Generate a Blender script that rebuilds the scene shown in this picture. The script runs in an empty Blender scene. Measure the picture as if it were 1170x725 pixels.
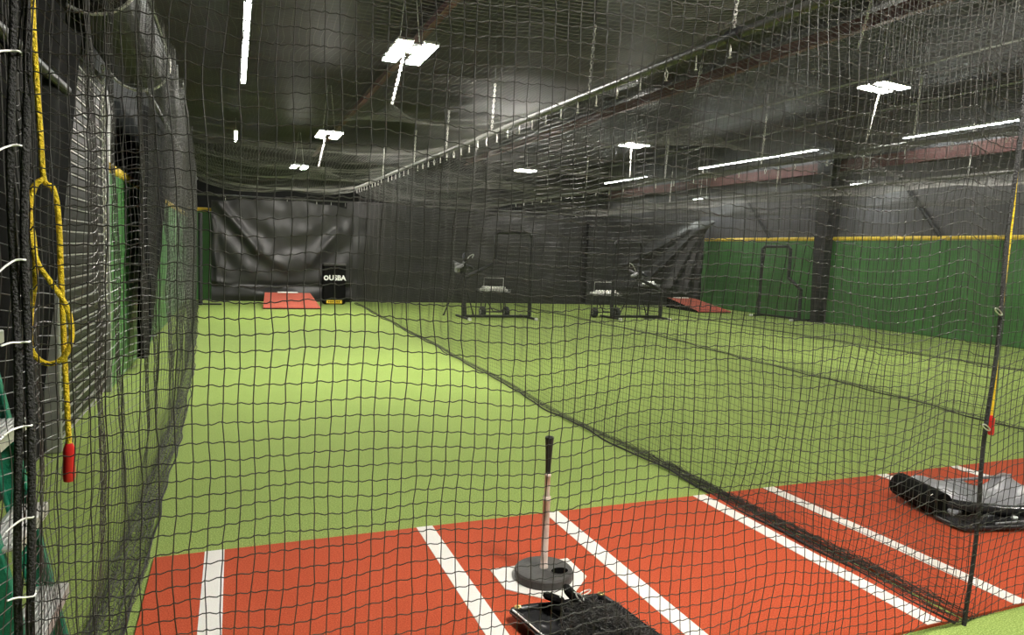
import bpy, math, random
import numpy as np
random.seed(7)
rng = np.random.default_rng(11)
C = bpy.context.scene.collection
PI = math.pi

# ------------------------------------------------------------------ camera
FPX = 789.265
R = np.array([[0.9274813969826334, -0.001657908523717691, -0.3738656303947579],
              [-0.3718842972437597, 0.09881831168898646, -0.9230043395014205],
              [0.03847502715603642, 0.9951041114447601, 0.09103559562652926]])
EYE = np.array([0.0, 0.0, 1.5])

# ------------------------------------------------------------------ mesh collector
class MB:
    def __init__(s):
        s.v = []; s.f = []; s.n = 0
    def add(s, v, f):
        v = np.asarray(v, dtype=np.float64).reshape(-1, 3)
        f = np.asarray(f, dtype=np.int64)
        s.v.append(v); s.f.append(f + s.n); s.n += len(v)
    def box(s, c, d, rz=0.0, rx=0.0, ry=0.0, bev=0.0):
        x, y, z = d[0] / 2, d[1] / 2, d[2] / 2
        b = min(bev, x * .9, y * .9, z * .9)
        if b <= 0:
            v = np.array([(i * x, j * y, k * z) for i in (-1, 1) for j in (-1, 1) for k in (-1, 1)])
            fq = [(0, 1, 3, 2), (4, 6, 7, 5), (0, 4, 5, 1), (2, 3, 7, 6), (0, 2, 6, 4), (1, 5, 7, 3)]
            s.add(s._rot(v, rz, rx, ry) + np.array(c), fq)
        else:   # chamfered box: octagon-ish rings
            rings = []
            for (zz, ins) in ((-z, b), (-z + b, 0), (z - b, 0), (z, b)):
                X, Y = x - ins, y - ins
                rings.append([(-X + b, -Y, zz), (X - b, -Y, zz), (X, -Y + b, zz), (X, Y - b, zz),
                              (X - b, Y, zz), (-X + b, Y, zz), (-X, Y - b, zz), (-X, -Y + b, zz)])
            v = np.array(rings).reshape(-1, 3); fq = []
            for r in range(3):
                for i in range(8):
                    j = (i + 1) % 8
                    fq.append((r * 8 + i, r * 8 + j, r * 8 + 8 + j, r * 8 + 8 + i))
            for base, rev in ((0, True), (24, False)):
                q = [(0, 1, 2, 3), (0, 3, 4, 7), (4, 5, 6, 7)]
                for t in q:
                    t = [base + k for k in t]
                    fq.append(tuple(reversed(t)) if rev else tuple(t))
            s.add(s._rot(v, rz, rx, ry) + np.array(c), fq)
    @staticmethod
    def _rot(v, rz, rx, ry=0.0):
        if rx:
            c_, s_ = math.cos(rx), math.sin(rx)
            v = v @ np.array([[1, 0, 0], [0, c_, s_], [0, -s_, c_]])
        if ry:
            c_, s_ = math.cos(ry), math.sin(ry)
            v = v @ np.array([[c_, 0, -s_], [0, 1, 0], [s_, 0, c_]])
        if rz:
            c_, s_ = math.cos(rz), math.sin(rz)
            v = v @ np.array([[c_, s_, 0], [-s_, c_, 0], [0, 0, 1]])
        return v
    def tubes(s, P, r, sides=4, cap=False, ref=(0.31, 0.47, 0.83)):
        """P: (n, m, 3) polylines, all m points long; r scalar or (m,)"""
        P = np.asarray(P, float)
        if P.ndim == 2: P = P[None]
        n, m, _ = P.shape
        T = np.empty_like(P)
        T[:, 1:-1] = P[:, 2:] - P[:, :-2]; T[:, 0] = P[:, 1] - P[:, 0]; T[:, -1] = P[:, -1] - P[:, -2]
        T /= np.maximum(np.linalg.norm(T, axis=2, keepdims=True), 1e-9)
        N = np.cross(T, np.array(ref)); N /= np.maximum(np.linalg.norm(N, axis=2, keepdims=True), 1e-9)
        B = np.cross(T, N)
        a = np.arange(sides) * 2 * PI / sides
        rr = np.broadcast_to(np.asarray(r, float), (m,))[None, :, None, None]
        V = P[:, :, None, :] + rr * (np.cos(a)[None, None, :, None] * N[:, :, None, :] + np.sin(a)[None, None, :, None] * B[:, :, None, :])
        idx = np.arange(n * m * sides).reshape(n, m, sides)
        a0 = idx[:, :-1]; a1 = idx[:, 1:]
        F = np.stack([a0, np.roll(a0, -1, 2), np.roll(a1, -1, 2), a1], -1).reshape(-1, 4)
        s.add(V.reshape(-1, 3), F)
        if cap and sides == 4:
            pass
        if cap:
            for i in range(n):
                for (k, rev) in ((0, True), (m - 1, False)):
                    ring = V[i, k]; c = P[i, k]
                    v = np.vstack([ring, c[None]])
                    fs = []
                    for j in range(0, sides):
                        j2 = (j + 1) % sides
                        t = (j, j2, sides, sides)
                        fs.append((j2, j, sides, sides) if rev else t)
                    s.add(v, fs)
    def tube(s, pts, r, sides=8, cap=True):
        s.tubes(np.asarray(pts, float)[None], r, sides, cap)
    def lathe(s, prof, c=(0, 0, 0), n=24, M=None):
        prof = np.array(prof, float); k = len(prof)
        a = np.arange(n) * 2 * PI / n
        V = np.stack([prof[:, None, 0] * np.cos(a), prof[:, None, 0] * np.sin(a), np.repeat(prof[:, 1:2], n, 1)], -1).reshape(-1, 3)
        if M is not None: V = V @ np.array(M).T
        idx = np.arange(k * n).reshape(k, n)
        F = np.stack([idx[:-1], np.roll(idx[:-1], -1, 1), np.roll(idx[1:], -1, 1), idx[1:]], -1).reshape(-1, 4)
        s.add(V + np.array(c), F)
    def grid(s, P, thick=None):
        P = np.asarray(P, float); a, b, _ = P.shape
        idx = np.arange(a * b).reshape(a, b)
        F = np.stack([idx[:-1, :-1], idx[1:, :-1], idx[1:, 1:], idx[:-1, 1:]], -1).reshape(-1, 4)
        s.add(P.reshape(-1, 3), F)
        if thick is not None:
            Q = P + np.array(thick)
            s.add(Q.reshape(-1, 3), F[:, ::-1])
            for e0, e1 in ((P[0], Q[0]), (P[-1], Q[-1]), (P[:, 0], Q[:, 0]), (P[:, -1], Q[:, -1])):
                m = len(e0); i0 = np.arange(m); i1 = i0 + m
                s.add(np.vstack([e0, e1]), np.stack([i0[:-1], i0[1:], i1[1:], i1[:-1]], -1))
    def prism(s, poly, z0, z1, tri_fan=True):
        poly = np.array(poly, float); n = len(poly)
        v = np.vstack([np.c_[poly, np.full(n, z0)], np.c_[poly, np.full(n, z1)]])
        i = np.arange(n); j = (i + 1) % n
        s.add(v, np.stack([i, j, j + n, i + n], -1))
        c = poly.mean(0)
        for z, rev in ((z0, True), (z1, False)):
            vv = np.vstack([np.c_[poly, np.full(n, z)], [[c[0], c[1], z]]])
            q = np.stack([i, j, np.full(n, n), np.full(n, n)], -1)
            s.add(vv, q[:, ::-1] if rev else q)
    def build(s, name, mat, parent=None, smooth=False, loc=None):
        v = np.vstack(s.v); f = np.vstack([x.reshape(-1, 4) for x in s.f])
        tri = (f[:, 2] == f[:, 3]) | (f[:, 0] == f[:, 1])
        me = bpy.data.meshes.new(name)
        quads = f[~tri]; t4 = f[tri]
        tris = np.where((t4[:, 2] == t4[:, 3])[:, None], t4[:, :3], t4[:, 1:4])
        loops = np.concatenate([quads.ravel(), tris.ravel()]).astype(np.int32)
        starts = np.concatenate([np.arange(len(quads)) * 4, len(quads) * 4 + np.arange(len(tris)) * 3]).astype(np.int32)
        me.vertices.add(len(v)); me.vertices.foreach_set('co', v.astype(np.float32).ravel())
        me.loops.add(len(loops)); me.loops.foreach_set('vertex_index', loops)
        me.polygons.add(len(starts)); me.polygons.foreach_set('loop_start', starts)
        me.update(calc_edges=True)
        if len(v) < 150000: me.validate()
        me.polygons.foreach_set('use_smooth', np.full(len(me.polygons), bool(smooth)))
        me.materials.append(mat)
        o = bpy.data.objects.new(name, me); C.objects.link(o)
        if parent is not None: o.parent = parent
        if loc is not None: o.location = loc
        return o

def thing(name, label, cat, loc=(0, 0, 0), rz=0.0, group=None):
    o = bpy.data.objects.new(name, None); C.objects.link(o)
    o.location = loc; o.rotation_euler = (0, 0, rz)
    o.empty_display_size = 0.1
    return tag(o, label, cat, group)
def tag(o, label, cat, group=None):
    o['label'] = label; o['category'] = cat
    if group: o['group'] = group
    return o
def struct(o):
    o['kind'] = 'structure'; return o
def copy_tree(o, parent=None):
    c = o.copy(); C.objects.link(c)
    if parent is not None: c.parent = parent
    for ch in [x for x in bpy.data.objects if x.parent == o]:
        copy_tree(ch, c)
    return c

def catmull(pts, k=8):
    p = np.array(pts, float); p = np.vstack([2 * p[0] - p[1], p, 2 * p[-1] - p[-2]])
    out = []
    for i in range(1, len(p) - 2):
        for t in np.linspace(0, 1, k, endpoint=False):
            a, b, c, d = p[i - 1], p[i], p[i + 1], p[i + 2]
            out.append(.5 * ((2 * b) + (-a + c) * t + (2 * a - 5 * b + 4 * c - d) * t * t + (-a + 3 * b - 3 * c + d) * t ** 3))
    out.append(p[-2]); return np.array(out)

def ray(x, y):
    return R @ np.array([(x - 585.) / FPX, -(y - 362.5) / FPX, -1.])
def at(x, y, axis, val):            # where a sight line meets the plane axis = val
    d = ray(x, y); t = (val - EYE[axis]) / d[axis]; return EYE + t * d

# ------------------------------------------------------------------ materials
def mat(name, col, rough=.6, metal=0., spec=.5, noise=0., nscale=20., bump=0., bscale=60., col2=None, emis=None, estr=0., sheen=0., detail=4.):
    m = bpy.data.materials.new(name); m.use_nodes = True
    nt = m.node_tree; b = nt.nodes['Principled BSDF']
    b.inputs['Base Color'].default_value = (*col, 1); b.inputs['Roughness'].default_value = rough
    b.inputs['Metallic'].default_value = metal; b.inputs['Specular IOR Level'].default_value = spec
    tc = nt.nodes.new('ShaderNodeTexCoord')
    if noise > 0 or col2 is not None:
        n = nt.nodes.new('ShaderNodeTexNoise'); n.inputs['Scale'].default_value = nscale; n.inputs['Detail'].default_value = detail
        nt.links.new(tc.outputs['Object'], n.inputs['Vector'])
        r = nt.nodes.new('ShaderNodeValToRGB')
        c2 = col2 if col2 is not None else tuple(min(1, c * (1 + noise)) for c in col)
        c1 = col if col2 is not None else tuple(c * (1 - noise) for c in col)
        r.color_ramp.elements[0].position = .32; r.color_ramp.elements[1].position = .68
        r.color_ramp.elements[0].color = (*c1, 1); r.color_ramp.elements[1].color = (*c2, 1)
        nt.links.new(n.outputs['Fac'], r.inputs['Fac']); nt.links.new(r.outputs['Color'], b.inputs['Base Color'])
    if bump > 0:
        n2 = nt.nodes.new('ShaderNodeTexNoise'); n2.inputs['Scale'].default_value = bscale; n2.inputs['Detail'].default_value = 5
        nt.links.new(tc.outputs['Object'], n2.inputs['Vector'])
        bp = nt.nodes.new('ShaderNodeBump'); bp.inputs['Strength'].default_value = bump; bp.inputs['Distance'].default_value = .02
        nt.links.new(n2.outputs['Fac'], bp.inputs['Height']); nt.links.new(bp.outputs['Normal'], b.inputs['Normal'])
    if emis is not None:
        b.inputs['Emission Color'].default_value = (*emis, 1); b.inputs['Emission Strength'].default_value = estr
    return m

def turf_mat(name, c1, c2, c3, fine=260., sheen=0.):
    m = bpy.data.materials.new(name); m.use_nodes = True
    nt = m.node_tree; b = nt.nodes['Principled BSDF']
    b.inputs['Roughness'].default_value = .85; b.inputs['Specular IOR Level'].default_value = .15
    b.inputs['Sheen Weight'].default_value = sheen; b.inputs['Sheen Roughness'].default_value = .5; b.inputs['Sheen Tint'].default_value = (*c3, 1)
    tc = nt.nodes.new('ShaderNodeTexCoord')
    n = nt.nodes.new('ShaderNodeTexNoise'); n.inputs['Scale'].default_value = fine; n.inputs['Detail'].default_value = 3
    n2 = nt.nodes.new('ShaderNodeTexNoise'); n2.inputs['Scale'].default_value = 1.3; n2.inputs['Detail'].default_value = 3
    for q in (n, n2): nt.links.new(tc.outputs['Object'], q.inputs['Vector'])
    r = nt.nodes.new('ShaderNodeValToRGB'); e = r.color_ramp.elements
    e[0].position = .3; e[0].color = (*c1, 1); e[1].position = .7; e[1].color = (*c3, 1)
    k = e.new(.5); k.color = (*c2, 1)
    mix = nt.nodes.new('ShaderNodeMix'); mix.data_type = 'RGBA'; mix.blend_type = 'MULTIPLY'; mix.inputs[0].default_value = .22
    nt.links.new(n.outputs['Fac'], r.inputs['Fac']); nt.links.new(r.outputs['Color'], mix.inputs[6]); nt.links.new(n2.outputs['Fac'], mix.inputs[7])
    nt.links.new(mix.outputs[2], b.inputs['Base Color'])
    bp = nt.nodes.new('ShaderNodeBump'); bp.inputs['Strength'].default_value = .5; bp.inputs['Distance'].default_value = .008
    nt.links.new(n.outputs['Fac'], bp.inputs['Height']); nt.links.new(bp.outputs['Normal'], b.inputs['Normal'])
    return m

M = {}
M['turf'] = turf_mat('green_turf', (.098, .152, .026), (.236, .332, .075), (.445, .55, .185), 150., .45)
M['clay'] = turf_mat('orange_turf', (.36, .050, .018), (.50, .080, .030), (.63, .13, .055), 170.)
M['white_turf'] = turf_mat('white_turf', (.80, .78, .73), (.90, .88, .84), (.94, .93, .90))
M['twine'] = mat('black_twine', (.020, .019, .017), .5, spec=.5)
M['twine_far'] = mat('grey_black_twine', (.036, .034, .031), .48, spec=.6)
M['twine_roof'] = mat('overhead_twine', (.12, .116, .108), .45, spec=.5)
M['rope_black'] = mat('black_rope', (.015, .015, .015), .7, bump=.8, bscale=160)
M['vinyl'] = mat('black_vinyl', (.025, .0243, .0243), .46, spec=.5, noise=.15, nscale=3)
M['vinyl_dark'] = mat('dark_mesh_cloth', (.0055, .0055, .0055), .85, spec=.08)
M['vinyl_gloss'] = mat('glossy_black_vinyl', (.02, .02, .022), .25, bump=.15, bscale=12)
M['vinyl_grey'] = mat('grey_vinyl', (.24, .24, .26), .35, bump=.25, bscale=9, noise=.15, nscale=8)
M['ceil'] = mat('black_insulation', (.028, .024, .035), .45, bump=.25, bscale=1.5, noise=.2, nscale=2)
M['wall_grey'] = mat('grey_insulation', (.085, .083, .092), .4, bump=.3, bscale=2, noise=.12, nscale=1.5)
M['wall_dark'] = mat('dark_wall', (.009, .009, .010), .7, spec=.2, noise=.2, nscale=2)
M['pad'] = mat('green_wall_pad', (.060, .185, .050), .42, bump=.12, bscale=4, noise=.12, nscale=2)
M['yellow_cap'] = mat('yellow_cap', (.74, .50, .04), .45, noise=.08)
M['white_paint'] = mat('white_panel', (.36, .36, .36), .5, noise=.05)
M['red_steel'] = mat('red_primer_steel', (.13, .055, .052), .6, noise=.2, nscale=8)
M['black_steel'] = mat('black_steel', (.018, .018, .02), .4, noise=.2, nscale=15)
M['pipe'] = mat('dark_pipe', (.06, .06, .055), .38, spec=.6, noise=.15)
M['zinc'] = mat('zinc_steel', (.72, .72, .70), .32, metal=.85, noise=.1, nscale=30)
M['chain'] = mat('pale_chain', (.75, .74, .70), .4, metal=.3)
M['galv'] = mat('galvanised_door', (.42, .42, .41), .38, metal=.5, noise=.12, nscale=10)
M['slat'] = mat('dark_door_slat', (.014, .0135, .012), .45, spec=.3)
M['slat_edge'] = mat('pale_slat_joint', (.45, .45, .43), .4, metal=.4)
M['alu'] = mat('ladder_aluminium', (.66, .66, .65), .38, metal=.55, noise=.08, nscale=40)
M['fibre'] = mat('green_fibreglass', (.012, .20, .115), .45, noise=.18, nscale=60, bump=.25, bscale=90)
M['yellow_plastic'] = mat('yellow_plastic', (.75, .52, .03), .5, noise=.1)
M['yellow_rope'] = mat('yellow_rope', (.86, .62, .015), .6, bump=.9, bscale=140, noise=.12, nscale=90)
M['red_plastic'] = mat('red_handle', (.62, .02, .02), .3, noise=.05)
M['white_plastic'] = mat('white_plastic', (.82, .82, .80), .4, noise=.03)
M['rubber'] = mat('black_rubber', (.042, .041, .039), .6, bump=.15, bscale=120, noise=.2, nscale=25)
M['hole_shade'] = mat('opening_shade', (.003, .003, .003), .9, spec=.0)  # near-black colour standing for shade inside the tee base opening
M['grip'] = mat('black_grip', (.012, .012, .012), .5, bump=.2, bscale=60)
M['clear_tube'] = mat('pale_tee_tube', (.66, .55, .49), .28, noise=.18, nscale=14)
M['brass'] = mat('brass_grommet', (.75, .58, .22), .3, metal=.9)
M['mound'] = turf_mat('mound_turf', (.42, .085, .06), (.54, .13, .09), (.62, .18, .13), 120.)
M['ball'] = mat('white_ball', (.92, .91, .88), .55, noise=.03)
M['machine'] = mat('dark_machine', (.05, .05, .055), .35, metal=.4, noise=.2)
M['machine_grey'] = mat('grey_machine', (.25, .25, .26), .4, metal=.3, noise=.2)
M['frame_wrap'] = mat('padded_frame', (.022, .022, .024), .6, noise=.2)
M['navy'] = mat('navy_tyre', (.012, .014, .02), .6)
M['white_text'] = mat('white_lettering', (.85, .85, .83), .5)
M['lamp_house'] = mat('lamp_housing', (.55, .55, .55), .45, noise=.05)
LAMP = 150.
M['lamp_A'] = mat('lit_panel', (.9, .9, .9), .5, emis=(1., .96, .87), estr=LAMP)
M['lamp_strip'] = mat('lit_strip', (.9, .9, .9), .5, emis=(.93, 1., .93), estr=18.)

# ================================================================== SETTING
XL, XR, YB, YF = -1.22, 14.8, 26.0, -3.5
def ceil_z(x, y=0.): return 4.92 + .03 * x - .05 * abs(math.sin((x - 2.65) * PI / 2.83)) ** .7 - .02 * math.sin(y * 2.1) ** 2
def slab(x0, x1, y0, y1, z0, z1):
    b = MB(); b.box(((x0 + x1) / 2, (y0 + y1) / 2, (z0 + z1) / 2), (x1 - x0, y1 - y0, z1 - z0)); return b
struct(slab(XL - .2, XR + .2, YF, YB, -.12, 0).build('floor', M['turf']))
b = MB()
xs = np.linspace(XL - .2, XR + .2, 66); ys = np.linspace(YF, YB, 60)
X, Y = np.meshgrid(xs, ys, indexing='ij')
Z = 4.92 + .03 * X - .05 * np.abs(np.sin((X - 2.65) * PI / 2.83)) ** .7 * 1.0 - .02 * np.sin(Y * 2.1) ** 2
b.grid(np.stack([X, Y, Z], -1), (0, 0, .1)); struct(b.build('ceiling', M['ceil'], smooth=True))
# left wall: dark behind the door end, light panel beside the door, pads along the lane
w = slab(XL - .2, XL, YF, YB, 0, 5.0).build('wall_left', M['wall_dark']); struct(w)
struct(slab(XR, XR + .2, YF, YB, 0, 5.5).build('wall_right', M['wall_grey']))
struct(slab(XL - .2, XR + .2, YB, YB + .2, 0, 5.6).build('wall_back', M['wall_dark']))
struct(slab(XL - .2, XR + .2, YF - .2, YF, 0, 5.6).build('wall_front', M['wall_dark']))

def pad_wall(name, x, y0, y1, z1, side, label, pitch=1.22):
    """padded green outfield wall with a yellow top rail, seams modelled in the mesh"""
    t = thing(name, label, 'wall pad', (x, (y0 + y1) / 2, 0))
    b = MB(); n = max(1, round((y1 - y0) / pitch)); w_ = (y1 - y0) / n
    for k in range(n):
        b.box((0, y0 + w_ * (k + .5) - (y0 + y1) / 2, z1 / 2), (.05, w_ - .012, z1 - .01), bev=.018)
    b.build('pad_panel', M['pad'], t)
    c = MB(); c.tube([(0.0, y0 - (y0 + y1) / 2, z1 + .03), (0, y1 - (y0 + y1) / 2, z1 + .03)], .055, 12)
    c.build('top_rail', M['yellow_cap'], t, smooth=True)
    return t
pad_wall('wall_padding', XR - .05, -2.5, 24.0, 2.2, 1, 'long green padded wall with yellow top rail at the right side')
pad_wall('wall_padding', XL + .075, 7.72, 24.0, 2.16, -1, 'green padded wall with yellow top behind the left side net')
t = thing('wall_padding', 'short green padded return wall with yellow top beside the back curtain', 'wall pad', (-.80, 19.75, 0))
b = MB(); b.box((0, 0, 1.15), (.62, .06, 2.29), bev=.018); b.build('pad_panel', M['pad'], t)
b = MB(); b.tube([(-.31, 0, 2.34), (.31, 0, 2.34)], .055, 12); b.build('top_rail', M['yellow_cap'], t, smooth=True)
# white panel over the pads beside the door
b = MB(); b.box((XL + .03, 8.08, 2.58), (.05, .62, .66)); struct(b.build('trim_1', M['white_paint']))

# purlins of red steel under the roof and a red girt along the right wall
def zbeam(pts, h, wdt):
    b = MB()
    p0, p1 = np.array(pts[0]), np.array(pts[1]); L = p1[1] - p0[1]; c = (p0 + p1) / 2
    b.box(c, (.02, L, h)); b.box(c + (wdt / 2, 0, h / 2), (wdt, L, .02)); b.box(c + (-wdt / 2, 0, -h / 2), (wdt, L, .02))
    return b
for i, x in enumerate((2.68, 8.35)):
    struct(zbeam([(x, YF + .05, 4.88 + .03 * x - .16), (x, YB - .05, 4.88 + .03 * x - .16)], .2, .1).build('trim_%d' % (i + 2), M['red_steel']))
struct(zbeam([(XR - .1, YF + .05, 4.12), (XR - .1, YB - .05, 4.12)], .28, .1).build('trim_4', M['red_steel']))
for i, x in enumerate((10.86, 13.24)):
    b = MB(); b.tube([(x, YF + .05, 4.97), (x, YB - .05, 4.97)], .022, 8)
    struct(b.build('trim_%d' % (i + 5), M['galv'], smooth=True))

# column and brace rods on the right wall
t = thing('steel_column', 'dark tapered steel column against the green wall', 'column', (XR - .23, 14.1, 0))
b = MB()
for (z0, z1, w0, w1) in ((0, 2.6, .12, .2), (2.6, 5.1, .2, .3)):
    v = []
    for z, w_ in ((z0, w0), (z1, w1)):
        v += [(-.14, -w_, z), (.14, -w_, z), (.14, w_, z), (-.14, w_, z)]
    b.add(v, [(0, 1, 5, 4), (1, 2, 6, 5), (2, 3, 7, 6), (3, 0, 4, 7), (4, 5, 6, 7)])
b.build('web', M['black_steel'], t)
b = MB(); b.box((0, 0, .01), (.34, .36, .02)); b.build('base_plate', M['black_steel'], t)
for (y0, z0, y1, z1, lab) in ((17.5, 3.55, 16.3, 2.27, 'dark diagonal brace on the upper right wall left of the column'),
                              (12.1, 3.65, 10.95, 2.27, 'dark diagonal brace on the upper right wall right of the column')):
    b = MB(); b.tube([(XR - .06, y0, z0), (XR - .06, y1, z1)], .045, 8)
    tag(b.build('diagonal_brace', M['black_steel'], smooth=True), lab, 'brace')

# ------------------------------------------------------------------ roll-up door on the left
t = bpy.data.objects.new('door_1', None); C.objects.link(t); t.location = (XL, 6.6, 0); struct(t)
b = MB(); e = MB()
for k in range(34):
    z = .05 + k * .088
    b.box((.05, 0.02, z + .042), (.025, 2.1, .07), bev=.01)
    e.box((.064, 0.02, z - .004), (.012, 2.1, .011))
b.build('slat_curtain', M['slat'], t); e.build('slat_joints', M['slat_edge'], t)
for y in (-1.06, 1.08):
    b = MB(); b.box((.06, y, 1.45), (.10, .05, 2.9), bev=.008); b.build('guide_rail', M['galv'], t)
b = MB(); b.lathe([(0.001, -1.25), (.23, -1.25), (.27, -1.22), (.27, 1.22), (.23, 1.25), (.001, 1.25)], (.34, .1, 3.26), 28, [[1, 0, 0], [0, 0, 1], [0, -1, 0]])
b.build('roll_drum', M['slat'], t, smooth=False)
for y in (-1.15, 1.35):
    b = MB()
    a = np.linspace(-PI * .9, PI * .35, 22)
    b.tube(np.stack([.34 + .285 * np.cos(a), np.full(22, y), 3.26 + .285 * np.sin(a)], -1), .012, 6)
    b.build('end_hoop', M['chain'], t, smooth=True)
b = MB(); b.box((.61, .1, 3.36), (.015, 2.5, .06), ry=-.4); b.build('drum_highlight', M['white_paint'], t)  # pale strip modelled as the highlight along the drum's outer edge

def chain_mb(p0, p1, link=.045, r=.0055, seg=(8, 4)):
    p0, p1 = np.array(p0, float), np.array(p1, float); L = np.linalg.norm(p1 - p0); n = max(2, int(L / (link * .78)))
    d = (p1 - p0) / L
    u = np.cross(d, (.3, .9, .1)); u /= np.linalg.norm(u); w_ = np.cross(d, u)
    b = MB(); a = np.linspace(0, 2 * PI, seg[0] + 1)
    for k in range(n):
        c = p0 + d * L * (k + .5) / n; s_ = u if k % 2 == 0 else w_
        P = c + np.outer(np.cos(a) * link * .52, d) + np.outer(np.sin(a) * link * .3, s_)
        b.tubes(P[None], r, seg[1])
    return b
b = chain_mb((.12, .75, 3.05), (.12, .75, .9), .05, .006); b.build('hand_chain', M['zinc'], t)

# dark tarps hanging along the left wall
def drape(y0, y1, ztop, zbot, x, nf, amp, mat_, n=(60, 30), slantb=None, slantt=None):
    b = MB(); ss = np.linspace(0, 1, n[0]); tt = np.linspace(0, 1, n[1])
    S, T = np.meshgrid(ss, tt, indexing='ij')
    y1t = y1 if slantt is None else slantt; y1b = y1 if slantb is None else slantb
    Yend = y1b + (y1t - y1b) * T
    Yv = y0 + (Yend - y0) * S
    Zv = zbot + (ztop - zbot) * T
    Xv = x + amp * np.sin(S * nf * 2 * PI + 1.3 * np.sin(T * 2)) * (1 - .4 * T) + .3 * amp * np.sin(S * nf * 5.3)
    b.grid(np.stack([Xv, Yv, Zv], -1), (-.006, 0, 0)); return b.build('dark_tarp', mat_, smooth=True)
tag(drape(1.0, 0, 4.6, .6, -1.02, 7, .03, M['vinyl_dark'], slantb=4.7, slantt=6.7), 'dark tarp hung in front of the roll-up door at the left edge', 'tarp')
b = MB()
ss = np.linspace(0, 1, 40); tt = np.linspace(0, 1, 40); S, T = np.meshgrid(ss, tt, indexing='ij')
wid = .25 + .75 * T ** .6
Yv = 8.6 + .25 * (1 - T) + S * (.45 + 4.0 * T); Zv = .12 + .35 * (S - .4) ** 2 * (1 - T) + 3.0 * T
Xv = XL + .24 + .035 * np.sin(S * 22 + T) + .02 * np.sin(S * 51)
b.grid(np.stack([Xv, Yv, Zv], -1), (-.006, 0, 0))
tag(b.build('black_drape', M['vinyl_dark'], smooth=True), 'gathered black drape hanging over the left green wall, narrowing downward', 'drape')
b = MB(); b.tube([(-.98, 1.6, 2.42), (-.98, 5.2, 2.42)], .03, 10)
tag(b.build('curtain_rail', M['black_steel'], smooth=True), 'grey horizontal rail across the dark tarp at the upper left', 'rail')

# ================================================================== MATS ON THE TURF
def line_part(x, y0, y1, z, w, parent, ox, oy):
    b = MB(); b.box((x - ox, (y0 + y1) / 2 - oy, z), (w, y1 - y0, .003)); return b.build('painted_line', M['white_turf'], parent)
MAT_Z = .012
def hitting_mat(x0, x1, xs, label, plate=None):
    ox, oy = (x0 + x1) / 2, 2.715
    t = thing('hitting_mat', label, 'turf mat', (ox, oy, 0))
    b = MB(); b.box((0, 0, MAT_Z / 2), (x1 - x0, 1.62, MAT_Z)); b.build('mat_surface', M['clay'], t)
    for x in xs: line_part(x, 1.91, 3.522, MAT_Z + .0012, .088, t, ox, oy)
    if plate is not None:
        b = MB(); b.prism(np.array(plate) - (ox, oy), MAT_Z, MAT_Z + .004); b.build('home_plate', M['white_turf'], t)
    return t
hitting_mat(-.346, 2.905, (-.083, .962, 1.722, 2.762), 'orange turf mat with white lines and home plate under the batting tee',
            [(1.125, 2.935), (1.535, 2.935), (1.535, 2.735), (1.33, 2.53), (1.125, 2.735)])
hitting_mat(2.945, 6.9, (3.325, 4.37, 5.13, 6.17), 'orange turf mat with white lines under the folded grey cover',
            [(4.545, 2.935), (4.955, 2.935), (4.955, 2.735), (4.75, 2.53), (4.545, 2.735)])

# ------------------------------------------------------------------ batting tee
t = thing('batting_tee', 'batting tee with round black base and black top on home plate', 'batting tee', (1.335, 2.785, MAT_Z + .004))
b = MB()
b.lathe([(.001, 0), (.132, 0), (.136, .004), (.136, .036), (.130, .043), (.06, .047), (.03, .048), (.001, .048)], n=56)
o = b.build('base', M['rubber'], t, smooth=False)
b = MB(); a = np.linspace(0, 2 * PI, 20, endpoint=False)
hole = np.stack([.055 + .041 * np.cos(a), -.055 + .031 * np.sin(a)], -1)
b.lathe([(.020, 0), (.027, .004), (.03, .002)], (.055, -.055, .047), 24) if False else b.tube(np.stack([.055 + .042 * np.cos(np.linspace(0, 2 * PI, 25)), -.055 + .032 * np.sin(np.linspace(0, 2 * PI, 25)), np.full(25, .047)], -1), .003, 6, False); b.build('handle_rim', M['rubber'], t, smooth=True)
b = MB(); b.prism(hole * [1, 1], .0440, .0492); b.build('handle_hole_shade', M['hole_shade'], t)  # solid black plug, shade of the uncut handle opening put into colour
b = MB(); b.lathe([(.02, .045), (.0185, .06), (.0165, .062), (.0165, .36), (.0185, .362), (.0185, .385), (.0155, .388)], n=20); b.build('lower_tube', M['clear_tube'], t, smooth=True)
b = MB(); b.lathe([(.0125, .38), (.0125, .478), (.0145, .48), (.0145, .492), (.010, .494)], n=18); b.build('upper_tube', M['clear_tube'], t, smooth=True)
b = MB(); b.lathe([(.010, .488), (.0115, .50), (.0125, .53), (.016, .60), (.0195, .652), (.0205, .66), (.019, .665), (.014, .660), (.001, .652)], n=22); b.build('ball_rest', M['grip'], t, smooth=True)

# ------------------------------------------------------------------ folded net target in front of the tee
t = thing('folded_target', 'folded black net target with straps lying in front of the tee', 'net target', (1.33, 2.32, MAT_Z))
cs = np.array([(-.275, .16), (.135, .155), (.235, -.42), (-.165, -.46)])
b = MB()
u = np.linspace(0, 1, 26); U, V = np.meshgrid(u, u, indexing='ij')
P2 = ((1 - U) * (1 - V))[..., None] * cs[0] + (U * (1 - V))[..., None] * cs[1] + (U * V)[..., None] * cs[2] + ((1 - U) * V)[..., None] * cs[3]
edge = np.minimum(np.minimum(U, 1 - U), np.minimum(V, 1 - V))
Zt = .022 + .018 * np.exp(-(edge / .1) ** 2) + .006 * np.sin(U * 13 + V * 5) * np.sin(V * 11)
b.grid(np.concatenate([P2, Zt[..., None]], -1), (0, 0, -.02)); b.build('vinyl_sheet', M['vinyl_gloss'], t, smooth=True)
b = MB()
loop = np.vstack([cs, cs[:1]])
pts = []
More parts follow.
